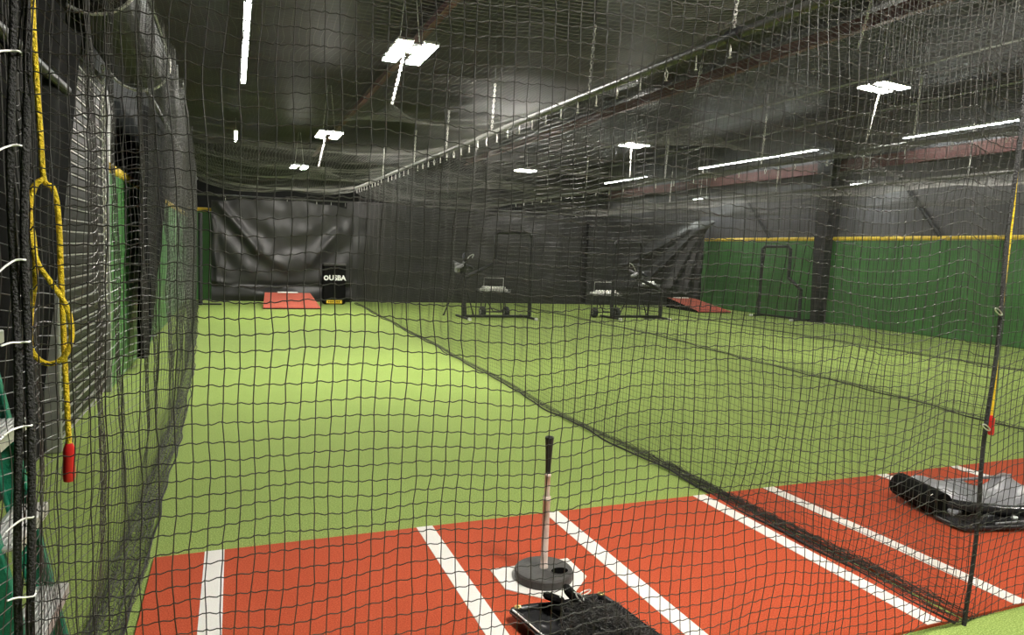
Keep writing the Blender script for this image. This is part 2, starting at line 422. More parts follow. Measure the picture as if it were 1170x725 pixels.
for i in range(4):
    for k in np.linspace(0, 1, 12, endpoint=False):
        p = loop[i] * (1 - k) + loop[i + 1] * k; pts.append((p[0], p[1], .042 + .004 * math.sin(k * 9)))
pts.append(pts[0]); b.tube(pts, .014, 8, False); b.build('hem', M['vinyl_gloss'], t, smooth=True)
b = MB(); b.tube([(cs[0][0] - .004, cs[0][1] - .02, .056), (cs[3][0] - .004, cs[3][1] + .02, .056)], .0035, 6); b.build('piping', M['white_plastic'], t, smooth=True)
b = MB()      # bunched netting
for k in range(760):
    uu, vv = rng.uniform(.2, .97), rng.uniform(.16, .98)
    if uu + vv < .62: continue
    c0 = ((1 - uu) * (1 - vv)) * cs[0] + (uu * (1 - vv)) * cs[1] + (uu * vv) * cs[2] + ((1 - uu) * vv) * cs[3]
    hmax = .075 * math.sin(PI * min(1, uu * 1.05)) * math.sin(PI * min(1, .2 + vv * .7)) + .015
    n_ = 7; st = rng.normal(0, .022, (n_, 2)).cumsum(0); st -= st.mean(0)
    zz = .036 + rng.uniform(.1, 1) * hmax + rng.normal(0, .006, n_)
    b.tubes(np.c_[c0 + st, np.maximum(zz, .03)][None], .0016, 4)
b.build('bunched_netting', M['twine'], t)
for (cx, cy) in cs[:3] * .93:
    b = MB(); a = np.linspace(0, 2 * PI, 17); b.tube(np.stack([cx + .011 * np.cos(a), cy + .011 * np.sin(a), np.full(17, .062)], -1), .004, 6, False)
    b.build('grommet', M['brass'], t, smooth=True)
for (x, y, rz, ry) in ((-.105, .125, .5, .5), (-.02, .125, -.3, .8)):
    b = MB()
    b.box((x, y, .088), (.095, .065, .03), rz=rz, ry=ry, bev=.009); b.box((x + .012, y - .025, .068), (.06, .07, .014), rz=rz + .3, ry=-.3, bev=.004)
    o = b.build('strap', M['vinyl_dark'], t)
    b = MB(); b.tube([(x - .02, y - .02, .103), (x + .0, y - .012, .106), (x + .02, y - .022, .099)], .0022, 6); b.build('strap_stitching', M['white_plastic'], o)
for (x, y, rz) in ((-.015, .07, 1.6), (.025, .10, .1)):
    b = MB(); a = np.linspace(0, 2 * PI, 17); c_, s_ = math.cos(rz), math.sin(rz)
    ex, ey = .026 * np.cos(a), .011 * np.sin(a)
    b.tube(np.stack([x + ex * c_ - ey * s_, y + ex * s_ + ey * c_, .104 + .006 * np.cos(a)], -1), .0028, 6, False)
    b.build('snap_hook', M['zinc'], t, smooth=True)

# ------------------------------------------------------------------ folded grey cover on the next mat
t = thing('folded_cover', 'grey and black folded vinyl cover lying on the right orange mat', 'cover', (4.35, 2.80, MAT_Z))
u = np.linspace(0, 1, 34); U, V = np.meshgrid(u, u, indexing='ij')
def quad4(c, U, V): return ((1 - U) * (1 - V))[..., None] * c[0] + (U * (1 - V))[..., None] * c[1] + (U * V)[..., None] * c[2] + ((1 - U) * V)[..., None] * c[3]
b = MB()      # flat black under-layer; V = 0 is the far edge, U runs left to right as seen
P2 = quad4(np.array([(-.30, .30), (.62, .16), (.36, -.36), (-.46, -.20)]), U, V)
b.grid(np.concatenate([P2, (.03 + .006 * np.sin(9 * U) * np.sin(7 * V))[..., None]], -1), (0, 0, -.028)); b.build('lower_sheet', M['vinyl_gloss'], t, smooth=True)
b = MB()      # grey sheet, billowed, its near flap folded under
P2 = quad4(np.array([(-.27, .34), (.55, .20), (.36, -.16), (-.36, -.08)]), U, V)
Zg = .055 + .075 * np.exp(-((U - .18) / .28) ** 2) * (1 - .3 * V) + .07 * np.exp(-((U - .98) / .14) ** 2) * (1 - .2 * V) + .02 * np.exp(-((U - .55) / .1) ** 2) + .010 * np.sin(U * 15 + V * 6)
Zg -= .05 * np.clip((V - .72) / .28, 0, 1) ** 2
b.grid(np.concatenate([P2, Zg[..., None]], -1), (0, 0, -.012)); b.build('grey_sheet', M['vinyl_grey'], t, smooth=True)
e_ = np.array([(-.40, .06, .10), (-.30, -.06, .085), (-.16, -.13, .075), (.02, -.18, .06), (.2, -.20, .06), (.36, -.16, .085), (.50, -.02, .12)])
b = MB(); b.tube(catmull(e_, 6), .032, 10); b.build('black_edge', M['vinyl_gloss'], t, smooth=True)
b = MB(); b.tube([(-.33, .30, .10), (-.38, .12, .10), (-.40, -.04, .088)], .075, 16); b.build('rolled_end', M['vinyl_dark'], t, smooth=True)
b = MB(); b.lathe([(.001, .0), (.011, .001), (.012, -.004)], (-.44, -.0, .14), 12, [[1, 0, 0], [0, .5, .87], [0, -.87, .5]]); b.build('white_button', M['white_plastic'], t)
b = MB(); b.tube(catmull([(-.44, -.04, .022), (-.46, -.21, .022), (-.40, -.24, .022), (.0, -.33, .024), (.38, -.38, .026)], 8), .017, 8); b.build('tube_frame', M['vinyl_gloss'], t, smooth=True)
b = MB(); b.tube(catmull([(-.24, -.26, .04), (.0, -.30, .045), (.36, -.34, .042)], 6), .007, 6); b.build('pale_piping', M['machine_grey'], t, smooth=True)
b = MB(); b.lathe([(.001, .012), (.016, .010), (.02, 0), (.016, -.01), (.001, -.012)], (-.06, -.25, .05), 14); b.build('silver_ring', M['zinc'], t, smooth=True)
b = MB(); b.tube(catmull([(.05, .27, .10), (.3, .23, .105), (.54, .16, .13)], 6), .010, 6); b.build('pale_edge', M['machine_grey'], t, smooth=True)

# ================================================================== NETS
CELL = .0445
def smooth_noise(shape, k, amp):
    n = rng.normal(0, 1, shape)
    for ax in range(len(shape)):
        for _ in range(k):
            n = (np.roll(n, 1, ax) + n * 2 + np.roll(n, -1, ax)) / 4
    return n / (n.std() + 1e-9) * amp

def net_mesh(b, P, r, sides=3, sub=1, sag=0., knots=0.):
    """P (nu, nv, 3) knots. u strands run along axis 1 (verticals), v strands along axis 0."""
    def refine(L, wig):
        if sub == 1: return L
        n, m, _ = L.shape
        out = np.empty((n, (m - 1) * sub + 1, 3)); out[:, ::sub] = L
        ph = rng.choice([-1., 1.], (n, m - 1))
        for k in range(1, sub):
            t_ = k / sub
            q = L[:, :-1] * (1 - t_) + L[:, 1:] * t_
            q[..., 2] += wig * (ph * math.sin(2 * PI * t_) * .7 - math.sin(PI * t_) * .5)
            out[:, k::sub] = q
        return out
    b.tubes(refine(P, 0.), r, sides)
    b.tubes(refine(np.swapaxes(P, 0, 1), sag), r, sides)
    if knots > 0:
        c = P.reshape(-1, 3); k = knots
        off = np.array([(k, 0, 0), (-k, 0, 0), (0, k, 0), (0, -k, 0), (0, 0, k), (0, 0, -k)])
        V = (c[:, None] + off[None]).reshape(-1, 3)
        base = (np.arange(len(c)) * 6)[:, None, None]
        tri = np.array([(0, 2, 4), (2, 1, 4), (1, 3, 4), (3, 0, 4), (2, 0, 5), (1, 2, 5), (3, 1, 5), (0, 3, 5)])
        F = (base + tri[None]).reshape(-1, 3); b.add(V, np.c_[F, F[:, 2]])

# --- front net of the near cage
FY = 1.87
us = [0., .010, .021, .034]
while us[-1] < 3.33:
    x = us[-1]; us.append(x + np.interp(x, (0, .3, .9, 2.2, 3.3), (.034, .0365, .0412, .0420, .0452)))
us = np.array(us); us = us / us[-1] * 3.355
zs = np.arange(0.015, 3.12, CELL)
U, Zg = np.meshgrid(us, zs, indexing='ij')
nu, nv = U.shape
sc = np.exp(-((U - .02) / .09) ** 2)
Xn = -.452 + U + smooth_noise((nu, nv), 7, .0042) + .0012 * rng.normal(size=(nu, nv)) + .010 * (Zg - 1.)
Yn = FY + .02 * np.sin(U * 4.1 + Zg * .8) * np.sin(PI * U / 3.355) + smooth_noise((nu, nv), 14, .012) - .10 * np.exp(-((U - 3.0) / .12) ** 2) * np.clip((Zg - 1.0), 0, 1) * .4
zoff = smooth_noise((nu, nv), 7, .0042) + smooth_noise((nu, nv), 18, .012) + .0012 * rng.normal(size=(nu, nv))
# folds of slack near the right corner
zoff += -.05 * np.exp(-((U - 2.75) / .22) ** 2) * np.sin(np.clip(Zg, 0, 2.4) * 1.3) + .03 * np.exp(-((U - 3.1) / .12) ** 2)
Zn = np.maximum(Zg + zoff, .006)
b = MB(); net_mesh(b, np.stack([Xn, Yn, Zn], -1), .00152, 5, 4, .0032, .0036)
front = b.build('front_net', M['twine'])
tag(front, 'black knotted net stretched across the front of the near cage', 'net')
for dx, ph in ((.0, 0.), (.024, 1.)):
    zz = np.linspace(.0, 3.1, 90)
    b = MB(); b.tube(np.stack([-.462 + dx + .010 * (zz - 1) + .005 * np.sin(zz * 7 + ph), FY - .006 + .006 * np.cos(zz * 9 + ph), zz], -1), .0085, 8)
    b.build('edge_rope', M['rope_black'], front, smooth=True)
zz = np.linspace(.0, 3.1, 90)
b = MB(); b.tube(np.stack([2.893 + .013 * zz + .004 * np.sin(zz * 6), FY + .004 * np.cos(zz * 8), zz], -1), .009, 8)
b.build('edge_rope', M['rope_black'], front, smooth=True)

# --- front net of the next cage
us2 = np.arange(0, 1.95, .047); U, Zg = np.meshgrid(us2, np.arange(.015, 3.1, .0445), indexing='ij'); nu, nv = U.shape
Xn = 2.905 + .013 * Zg + U + smooth_noise((nu, nv), 8, .008); Yn = FY + .02 * np.sin(U * 5) - .02 * U + smooth_noise((nu, nv), 12, .012)
Zn = np.maximum(Zg + smooth_noise((nu, nv), 12, .014) + .04 * (1 - np.exp(-U * 4)) - .04, .006)
b = MB(); net_mesh(b, np.stack([Xn, Yn, Zn], -1), .0014, 4, 3, .0032, .0034)
tag(b.build('front_net', M['twine']), 'black net closing the front of the next cage at the right edge', 'net')

# --- long side nets
def side_net(label, xs_fn, y0, y1, ztop, cell=CELL, r=.0011, und=.02, gather=7, gdir=-1., near_w=.0, folds=0., bunch=0, bunch_len=2., dec=1., hem_r=.007):
    ys = np.arange(y0, y1, cell); zs = np.arange(.03, ztop, cell)
    g = np.arange(gather, 0, -1)
    nz = len(zs); ny = len(ys)
    X = np.empty((ny, nz + gather)); Z = np.empty_like(X); Yq = np.repeat(ys[:, None], nz + gather, 1)
    wn = .030 + near_w * np.exp(-np.clip(ys - y0, 0, None) / dec)
    base = xs_fn(ys) - gdir * wn * 1.3
    und_z = (und * (np.sin(ys[:, None] * 9.0 + zs[None] * .8) + .6 * np.sin(ys[:, None] * 4.3 + 1.2)))
    X[:, gather:] = base[:, None] + und_z * np.clip(zs[None] / .6, 0.15, 1) + smooth_noise((ny, nz), 8, .006)
    Z[:, gather:] = zs[None] + folds * np.sin(ys[:, None] * 11) * np.clip(zs / 2, 0, 1)[None] + smooth_noise((ny, nz), 10, .004)
    wob = 1 + .12 * np.sin(ys * 2.3) + .08 * np.sin(ys * 5.9)
    for i, k in enumerate(g):           # slack that lies on the ground along the foot of the net
        X[:, i] = base + gdir * (.5 - .5 * math.cos(PI * k / gather)) * wn * wob * 1.5 + rng.normal(0, .0025, ny) + .006 * np.sin(ys * 13 + k * 2.1)
        Z[:, i] = .008 + .022 * np.abs(np.sin(k * 1.9 + ys * 3.)) + rng.uniform(0, .006, ny)
    b = MB(); net_mesh(b, np.stack([X, Yq, Z], -1), r, 3, 1)
    o = b.build('divider_net', M['twine_far']); tag(o, label, 'net')
    h = MB()
    yy = np.linspace(y0, y1, 420)
    h.tubes(np.stack([xs_fn(yy) + gdir * .02 + .010 * np.sin(yy * 3.7) + .006 * np.sin(yy * 11.3), yy, .016 + .008 * np.sin(yy * 5)], -1)[None], hem_r, 6)
    h.build('weighted_hem', M['rope_black'], o, smooth=True)
    if bunch:
        h = MB()
        for k in range(bunch):
            ya = y0 + .02 + rng.uniform(0, 1) ** 1.5 * bunch_len; yy = np.clip(np.linspace(ya, ya + rng.uniform(.4, 1.1), 16), y0 + .01, None)
            q = rng.uniform(0, 1)
            wn_ = .030 + near_w * np.exp(-np.clip(yy - y0, 0, None) / dec)
            xx = xs_fn(yy) - gdir * (.1 + 1.5 * q) * wn_ + rng.normal(0, .010, 16)
            h.tubes(np.stack([xx, yy, np.maximum(.012, .014 + .06 * q * (1 - q) * 2 + rng.normal(0, .010, 16))], -1)[None], .0014, 3)
        h.build('bunched_netting', M['twine_far'], o)
    return o
interp = lambda ys, a, bb: np.interp(ys, a, bb)
side_net('black divider net along the right of the near lane, its hem on the turf',
         lambda y: interp(y, (1.87, 2.4, 3.7, 6.1, 8.6, 12, 19.2), (2.86, 2.89, 2.86, 2.86, 2.93, 2.98, 3.08)) + .02 * np.sin(y * 1.9), 1.88, 19.0, 3.02, near_w=.06, gather=14, bunch=80, bunch_len=2.2)
side_net('black divider net between the middle cage and the far right cage',
         lambda y: interp(y, (1.87, 4.2, 8.4, 12, 19.2), (7.05, 7.05, 7.45, 7.8, 7.75)) + .03 * np.sin(y * 1.3), 3.2, 19.0, 2.93, cell=.0475)
side_net('black net along the walkway by the right green wall',
         lambda y: 11.28 + .03 * np.sin(y * 1.1), 5.2, 19.0, 3.05, cell=.05)
def lx(y): return interp(y, (1.87, 2.3, 2.86, 3.56, 4.2, 5.1, 6.5, 8.7, 12.5, 15.5, 19.2), (-.44, -.41, -.397, -.402, -.394, -.392, -.398, -.448, -.577, -.70, -.84))
o = side_net('black side net along the left of the near lane, bunched at its foot', lx, 1.9, 19.0, 3.02, und=.03, gather=20, gdir=1., near_w=.055, folds=.025, cell=.0415, r=.0014, bunch=90, bunch_len=5., dec=7., hem_r=.0045)

# --- overhead nets
def roof_net(label, x0, x1, y0, y1, zb, peaks, sagd=.26, cell=CELL, r=.0011):
    xs = np.arange(x0, x1 + .01, cell); ys = np.arange(y0, y1, cell)
    X, Y = np.meshgrid(xs, ys, indexing='ij')
    tx = (X - (x0 + x1) / 2) / ((x1 - x0) / 2)
    Z = zb - sagd * (1 - np.abs(tx) ** 3) + .03 * np.sin(Y * 2.6) * (1 - tx ** 2)
    for (px, py, h, wdt) in peaks:
        d = np.sqrt((X - px) ** 2 + (Y - py) ** 2)
        Z += h * np.exp(-d / wdt) * (1 - np.abs(tx) ** 4)
    Z += smooth_noise(X.shape, 14, .008)
    Xw = X + smooth_noise(X.shape, 12, .010); Yw = Y + smooth_noise(X.shape, 12, .010)
    b = MB(); net_mesh(b, np.stack([Xw, Yw, Z], -1), r, 3, 1)
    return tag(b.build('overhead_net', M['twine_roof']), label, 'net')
roof_net('black net roof over the near lane, pulled up in tents under the lamps', -.80, 3.03, 1.9, 19.3, 3.04,
         [(1.72, 8.25, .42, .42), (1.66, 15.3, .42, .5), (1.7, 1.6, .4, .4), (1.4, 18.9, .3, .6)])
roof_net('black net roof over the middle cage', 3.07, 7.58, 1.9, 19.3, 3.0, [(5.3, 7.35, .62, .45), (5.3, 14.2, .5, .5), (5.3, 11, .25, .6)], cell=.047)
roof_net('black net roof over the far right cage', 7.62, 11.28, 4.5, 19.3, 3.02, [(9.3, 8.3, .55, .4), (9.3, 15.4, .5, .45), (9.5, 11.8, .3, .5)], cell=.05)
roof_net('black net roof over the walkway by the green wall', 11.3, 14.3, 6.0, 22.0, 3.05, [(13.0, 12.5, .5, .5), (13.0, 17.6, .5, .5)], cell=.055)

# ------------------------------------------------------------------ pipes that carry the nets
def pipe(label, x, y0, y1, z0, z1, r, coup=None):
    b = MB(); b.tube([(x, y0, z0), (x, y1, z1)], r, 14); o = b.build('net_pipe', M['pipe'], smooth=True); tag(o, label, 'pipe')
    if coup:
        zc = z0 + (z1 - z0) * (coup - y0) / (y1 - y0)
        b = MB(); b.tube([(x, coup - .06, zc), (x, coup + .06, zc)], r * 1.45, 14); b.build('coupling', M['black_steel'], o, smooth=True)
    return o
pz1 = lambda y: 3.0 + .14 * (y - 3.85) / 17.4
pipe('dark steel pipe over the divider net nearest the camera', 3.08, 1.9, 19.35, pz1(1.9), pz1(19.35), .033, 3.86)
pipe('dark steel pipe over the middle divider net', 7.6, 3.2, 19.35, 3.015, 3.015, .028)
pipe('dark steel pipe over the net beside the walkway', 11.3, 4.5, 19.35, 3.09, 3.09, .033)
pipe('steel pipe under the net roof at the top left of the lane', -.86, 1.9, 19.35, 3.08, 3.08, .025)
b = MB(); b.tube([(-.9, 19.50, 2.72), (14.6, 19.50, 2.84)], .025, 10)
tag(b.build('curtain_pipe', M['pipe'], smooth=True), 'dark pipe across the far end carrying the back curtains', 'pipe')

def hook_proto():
    b = MB(); a = np.linspace(0, 2 * PI, 13)
    b.tubes(np.stack([np.zeros(13), .012 * np.sin(a) * (1 + .3 * np.cos(a)), -.06 + .032 * np.cos(a)], -1)[None], .0042, 5)
    b.tubes(np.stack([.010 * np.cos(a), .010 * np.sin(a), np.full(13, -.10)], -1)[None], .0035, 5)
    b.tubes(np.array([[(0, 0, -.03), (0, .004, -.015), (0, 0, .0)]]), .004, 5)
    return b
hk = None
def hooks(x, ys, zf, label, group):
    global hk
    for y in ys:
        if hk is None:
            hk = hook_proto().build('snap_hook', M['chain']); o = hk
        else:
            o = hk.copy(); C.objects.link(o)
        o.location = (x, y, zf(y)); o.rotation_euler = (0, 0, random.uniform(-.9, .9)); tag(o, label, 'hook', group)
hooks(3.08, np.arange(3.9, 19.2, .37), lambda y: pz1(y) - .033, 'small steel snap hook in the row under the nearest pipe', 'snap hooks under the nearest pipe')
hooks(7.6, np.arange(5.0, 19.2, .6), lambda y: 3.015 - .028, 'small steel snap hook in the row under the middle pipe', 'snap hooks under the middle pipe')
for k, x in enumerate(np.arange(-.2, 2.9, .38)):
    o = hk.copy(); o.name = 'curtain_hook'; C.objects.link(o); o.location = (x, 19.50, 2.70 + .0078 * (x + .9)); tag(o, 'small snap hook along the top of the wrinkled back curtain', 'hook', 'snap hooks on the back curtain')

# chains: (px x, px top, px bottom) with the plane they hang in
def hang_chain(p0, p1, label, link=.04, wire=True, r=.005):
    p0 = np.array(p0, float); p1 = np.array(p1, float)
    b = chain_mb(p0, p1, link, r, (7, 4))
    o = b.build('hanging_chain', M['chain']); tag(o, label, 'chain', 'chains under the roof')
    if wire:
        top = np.array([p0[0], p0[1], ceil_z(p0[0], p0[1]) - .004]); w_ = MB(); w_.tube([top, p0], .004, 5); w_.build('hanging_wire', M['black_steel'], o)
    return o
ordw = ['nearest to the camera', 'second from the camera', 'third from the camera', 'fourth from the camera', 'fifth from the camera', 'farthest from the camera']
for i, y in enumerate((3.88, 5.9, 8.55, 10.6, 12.7, 15.6)):
    hang_chain((3.10, y - .02, pz1(y) + .62), (3.08, y, pz1(y) + .04), 'pale chain holding up the nearest pipe, ' + ordw[i])
for i, y in enumerate((6.1, 8.7, 11.3, 14.5)):
    hang_chain((7.62, y - .02, 3.8), (7.6, y, 3.05), 'pale chain holding up the middle pipe, ' + ordw[i])
hang_chain((5.3, 7.22, 3.95), (5.3, 7.34, 3.5), 'slanting pale chain lifting the net roof of the middle cage')
hang_chain((5.32, 4.8, 3.95), (5.3, 4.9, 3.5), 'pale chain at the top right above the middle cage')
for i, y in enumerate((8.0, 12.4, 16.5)):
    hang_chain((11.32, y - .02, 3.95), (11.3, y, 3.13), 'pale chain holding up the walkway pipe, ' + ordw[i])

# ================================================================== LIGHTS
def high_bay(x, y, z, label, rz=0.0, L=.62, chain_to=None, chain_name='', lit='lamp_A'):
    t = thing('pendant_lamp', label, 'lamp', (x, y, z), rz, 'twin high bay lamps')
    h = MB()
    for s in (-1, 1): h.box((s * .15, 0, .03), (.19, L * 1.55, .035), bev=.01)
    h.box((0, 0, .07), (.34, .22, .07), bev=.015); h.build('housing', M['lamp_house'], t)
    for s in (-1, 1):
        b = MB(); b.box((s * .15, 0, .007), (.165, L * 1.5, .008)); b.build('diffuser', M[lit], t)
    top = ceil_z(x, y) - z - .004
    for s in (-1, 1):
        b = MB(); b.tube([(s * .13, 0, .05), (s * .03, 0, top)], .006, 6); b.build('suspension_cable', M['chain'], t)
    if chain_to is not None:
        hang_chain((x - .06, y, z + .02), chain_to, 'white chain from the %s down to the net' % chain_name, .04, False, .0075)
    return t
high_bay(1.96, 8.45, 3.85, 'bright twin lamp over the near lane, largest and closest', chain_to=(1.72, 8.25, 3.2), chain_name='largest lane lamp')
high_bay(1.88, 15.45, 3.87, 'bright twin lamp over the near lane, second from the camera', chain_to=(1.66, 15.3, 3.2), chain_name='second lane lamp')
high_bay(1.85, 22.3, 3.88, 'bright twin lamp over the near lane, farthest and smallest')
high_bay(2.0, .9, 3.85, 'bright twin lamp over the near lane, above the camera')
high_bay(9.58, 8.3, 4.35, 'bright twin lamp over the far right cage, largest at the right', L=.42, rz=PI / 2 + .1, chain_to=(9.3, 8.3, 3.5), chain_name='largest right-hand lamp')
high_bay(9.43, 15.5, 4.36, 'bright twin lamp over the far right cage, middle of three', L=.42, rz=PI / 2 + .1, chain_to=(9.3, 15.4, 3.45), chain_name='middle right-hand lamp')
high_bay(9.33, 22.3, 4.37, 'bright twin lamp over the far right cage, farthest and smallest', L=.42, rz=PI / 2 + .1)
high_bay(9.6, 1.3, 4.35, 'bright twin lamp over the far right cage, right of the camera', L=.42, rz=PI / 2 + .1)
high_bay(14.2, 18.85, 3.5, 'low bright lamp by the right wall, far from the column', L=.3, lit='lamp_strip')
high_bay(14.2, 12.6, 3.5, 'low bright lamp by the right wall, right of the column', L=.3, lit='lamp_strip')

def strip(x, y0, y1, z, label):
    t = thing('hanging_strip_light', label, 'strip light', (x, (y0 + y1) / 2, z), 0, 'strip lights')
    L = y1 - y0
    b = MB(); b.box((0, 0, .035), (.10, L, .05), bev=.012); b.build('housing', M['lamp_house'], t)
    b = MB()
    n = max(1, round(L / 2.4))
    for k in range(n): b.box((0, -L / 2 + L / n * (k + .5), .0), (.075, L / n - .06, .02), bev=.008)
    b.build('tube_cover', M['lamp_strip'], t)
    for s in (-.4, .4):
        b = MB(); b.tube([(0, s * L, .06), (0, s * L, ceil_z(x, (y0 + y1) / 2 + s * L) - z - .004)], .005, 6); b.build('suspension_cable', M['chain'], t)
    return t
strip(.16, 7.2, 14.3, 4.5, 'long strip light at the top left, running away from the camera')
strip(.05, 20.4, 22.4, 4.5, 'short far strip light beyond the long left one')
strip(14.3, 4.4, 11.75, 4.5, 'long strip light at the right edge under the roof')
strip(14.05, 14.0, 19.0, 4.5, 'strip light at the right between the two far lamps')
strip(13.75, 21.6, 24.6, 4.45, 'short farthest strip light at the right side')

# ================================================================== BACK CURTAINS
def gauss_ridge(X, Z, p0, p1, w, a):
    p0, p1 = np.array(p0), np.array(p1); d = p1 - p0; L2 = (d ** 2).sum()
    t_ = np.clip(((X - p0[0]) * d[0] + (Z - p0[1]) * d[1]) / L2, 0, 1)
    dist = np.sqrt((X - p0[0] - t_ * d[0]) ** 2 + (Z - p0[1] - t_ * d[1]) ** 2)
    return a * np.exp(-(dist / w) ** 2)
def curtain(label, x0, x1, y, zt_fn, ridges, z0=.015, extra=None, n=(150, 90)):
    xs = np.linspace(x0, x1, n[0]); S, T = np.meshgrid(xs, np.linspace(0, 1, n[1]), indexing='ij')
    zt = zt_fn(xs)[:, None]; Z = z0 + (zt - z0) * T; D = np.zeros_like(Z)
    for (p0, p1, w, a) in ridges: D += gauss_ridge(S, Z, p0, p1, w, a)
    D += smooth_noise(Z.shape, 30, .008)
    if extra is not None: D += extra(S, Z)
    b = MB(); b.grid(np.stack([S, y - D, Z], -1), (0, .012, 0))
    return tag(b.build('back_curtain', M['vinyl'], smooth=True), label, 'curtain')
def swag(S, Z):
    q = Z - .55 * (np.abs(S - 1.55) ** 1.6)
    return .022 * np.sin(q * 7.5 + .7 * np.sin(S * 2)) * np.clip((Z - .5) / .4, 0, 1) * np.clip((2.4 - Z) / .6, 0, 1)
def e1(S, Z): return swag(S, Z) + .11 * np.exp(-((Z - .17) / .13) ** 2) * (.6 + .4 * np.sin(S * 2.2)) - .05 * np.exp(-((Z - .42) / .08) ** 2)
curtain('wrinkled black vinyl curtain behind the near lane and its red mound', -.53, 3.02, 19.3,
        lambda x: 2.56 + .12 * np.sin((x + .53) * .9) + .02 * np.sin(x * 8.2),
        [((-.35, 2.5), (.55, 1.35), .11, .07), ((.55, 1.35), (1.35, .85), .13, .05), ((-.5, 2.1), (-.38, .5), .07, .05), ((2.6, 1.9), (1.9, 1.05), .12, .05), ((-.5, .5), (1.2, .2), .10, .06)], extra=e1)
curtain('smooth black curtain behind the ball machines', 2.88, 10.7, 19.42, lambda x: 2.74 + .02 * np.sin(x * 5),
        [((4.0, 2.7), (3.3, 1.2), .3, .05), ((6.6, 2.7), (6.2, .3), .12, .04), ((9.4, 2.7), (9.1, .3), .15, .04)], extra=lambda S, Z: .03 * np.sin(S * 2.1))
curtain('black curtain gathered to its top right corner by the green wall', 10.25, 14.62, 19.22, lambda x: 2.68 + .19 * np.clip((x - 12.5) / 2.1, 0, 1) ** 2,
        [((14.5, 2.8), (12.3, .75), .11, .16), ((14.5, 2.8), (13.3, .6), .12, .17), ((14.5, 2.8), (13.9, .5), .1, .16), ((14.5, 2.8), (11.6, 1.3), .12, .1), ((14.55, 2.8), (14.4, .3), .07, .12), ((12.3, .75), (11.2, .5), .2, .08)])

# ================================================================== FAR-END EQUIPMENT
def mound(label, x, y, w, L, h, rz=0.0):
    t = thing('pitching_mound', label, 'mound', (x, y, 0), rz)
    n = 12; b = MB()
    ys = np.array([-L / 2, -L / 2 + .02, L / 2 - .12, L / 2]); zt = np.array([.03, .055, h, h])
    v = []
    for yy, zz in zip(ys, zt):
        ws = w / 2 - .10 * (yy + L / 2) / L
        v += [(-ws, yy, zz), (ws, yy, zz)]
    b.add(v, [(0, 1, 3, 2), (2, 3, 5, 4), (4, 5, 7, 6)]); b.build('turf_top', M['mound'], t)
    b = MB(); v = []
    for yy, zz in zip(ys, zt):
        ws = w / 2 - .10 * (yy + L / 2) / L
        v += [(-ws, yy, zz - .004), (ws, yy, zz - .004), (-ws, yy, 0.004), (ws, yy, .004)]
    b.add(v, [(0, 4, 6, 2), (4, 8, 10, 6), (8, 12, 14, 10), (1, 3, 7, 5), (5, 7, 11, 9), (9, 11, 15, 13), (0, 2, 3, 1), (12, 13, 15, 14), (2, 6, 7, 3), (6, 10, 11, 7), (10, 14, 15, 11)])
    b.build('wooden_frame', M['vinyl_dark'], t)
    b = MB(); b.box((0, L / 2 - .075, h + .012), (.50, .13, .03), bev=.006); b.build('pitching_rubber', M['white_plastic'], t)
    return t
mound('small red turf pitching mound at the end of the near lane', 1.29, 17.88, 1.30, 1.6, .29)
mound('red turf pitching mound beside the right green wall', 13.25, 17.6, 1.15, 1.9, .31, -.05)

def text_mesh(s, size, name, m, parent, loc, rot):
    cu = bpy.data.curves.new('lettering', 'FONT'); cu.body = s; cu.size = size; cu.extrude = .004; cu.align_x = 'CENTER'; cu.align_y = 'CENTER'; cu.offset = .006
    tmp = bpy.data.objects.new('lettering', cu); C.objects.link(tmp)
    bpy.context.view_layer.update()
    me = bpy.data.meshes.new_from_object(tmp.evaluated_get(bpy.context.evaluated_depsgraph_get()))
    bpy.data.objects.remove(tmp); me.materials.clear(); me.materials.append(m)
    o = bpy.data.objects.new(name, me); C.objects.link(o); o.parent = parent; o.location = loc; o.rotation_euler = rot
    return o
t = thing('equipment_case', 'tall black case with white lettering standing by the back curtain', 'case', (2.46, 18.72, 0))
b = MB(); b.box((0, 0, .54), (.58, .28, 1.06), bev=.03); b.build('case_body', M['vinyl_dark'], t)
b = MB(); b.box((0, -.01, 1.05), (.60, .30, .07), bev=.02); b.build('lid', M['rubber'], t)
text_mesh('USBA', .18, 'lettering', M['white_text'], t, (.07, -.146, .70), (PI / 2, 0, 0))
b = MB(); b.lathe([(.001, .0), (.062, .0), (.065, .004), (.065, .008)], (-.215, -.142, .70), 20, [[1, 0, 0], [0, 0, -1], [0, 1, 0]]); o = b.build('round_logo', M['white_text'], t)
b = MB(); b.lathe([(.001, .0), (.03, .0), (.032, .006)], (-.215, -.1465, .70), 14, [[1, 0, 0], [0, 0, -1], [0, 1, 0]]); b.build('logo_centre', M['vinyl_dark'], o)
b = MB(); b.box((.0, -.146, .075), (.40, .012, .085)); b.build('yellow_label', M['yellow_plastic'], t)
b = MB()
for i, dx in enumerate((-.14, -.09, -.04, .02, .07, .12)): b.box((dx, -.153, .075), (.028, .004, .035 + .008 * (i % 2)))
b.build('label_print', M['vinyl_dark'], t)
for s in (-1, 1):
    b = MB(); b.box((s * .2, 0, .012), (.08, .2, .022), bev=.004); b.build('foot', M['rubber'], t)

# black upright net post at the far left
t = thing('upright_post', 'dark upright post with flat foot at the far left of the lane', 'post', (-.74, 18.2, 0))
b = MB(); b.tube([(0, 0, .03), (0, 0, 2.2)], .05, 12); b.build('pole', M['frame_wrap'], t, smooth=True)
b = MB(); b.box((.20, 0, .02), (.55, .1, .035), bev=.01); b.box((0, .1, .02), (.1, .5, .035), bev=.01); b.build('foot', M['black_steel'], t)

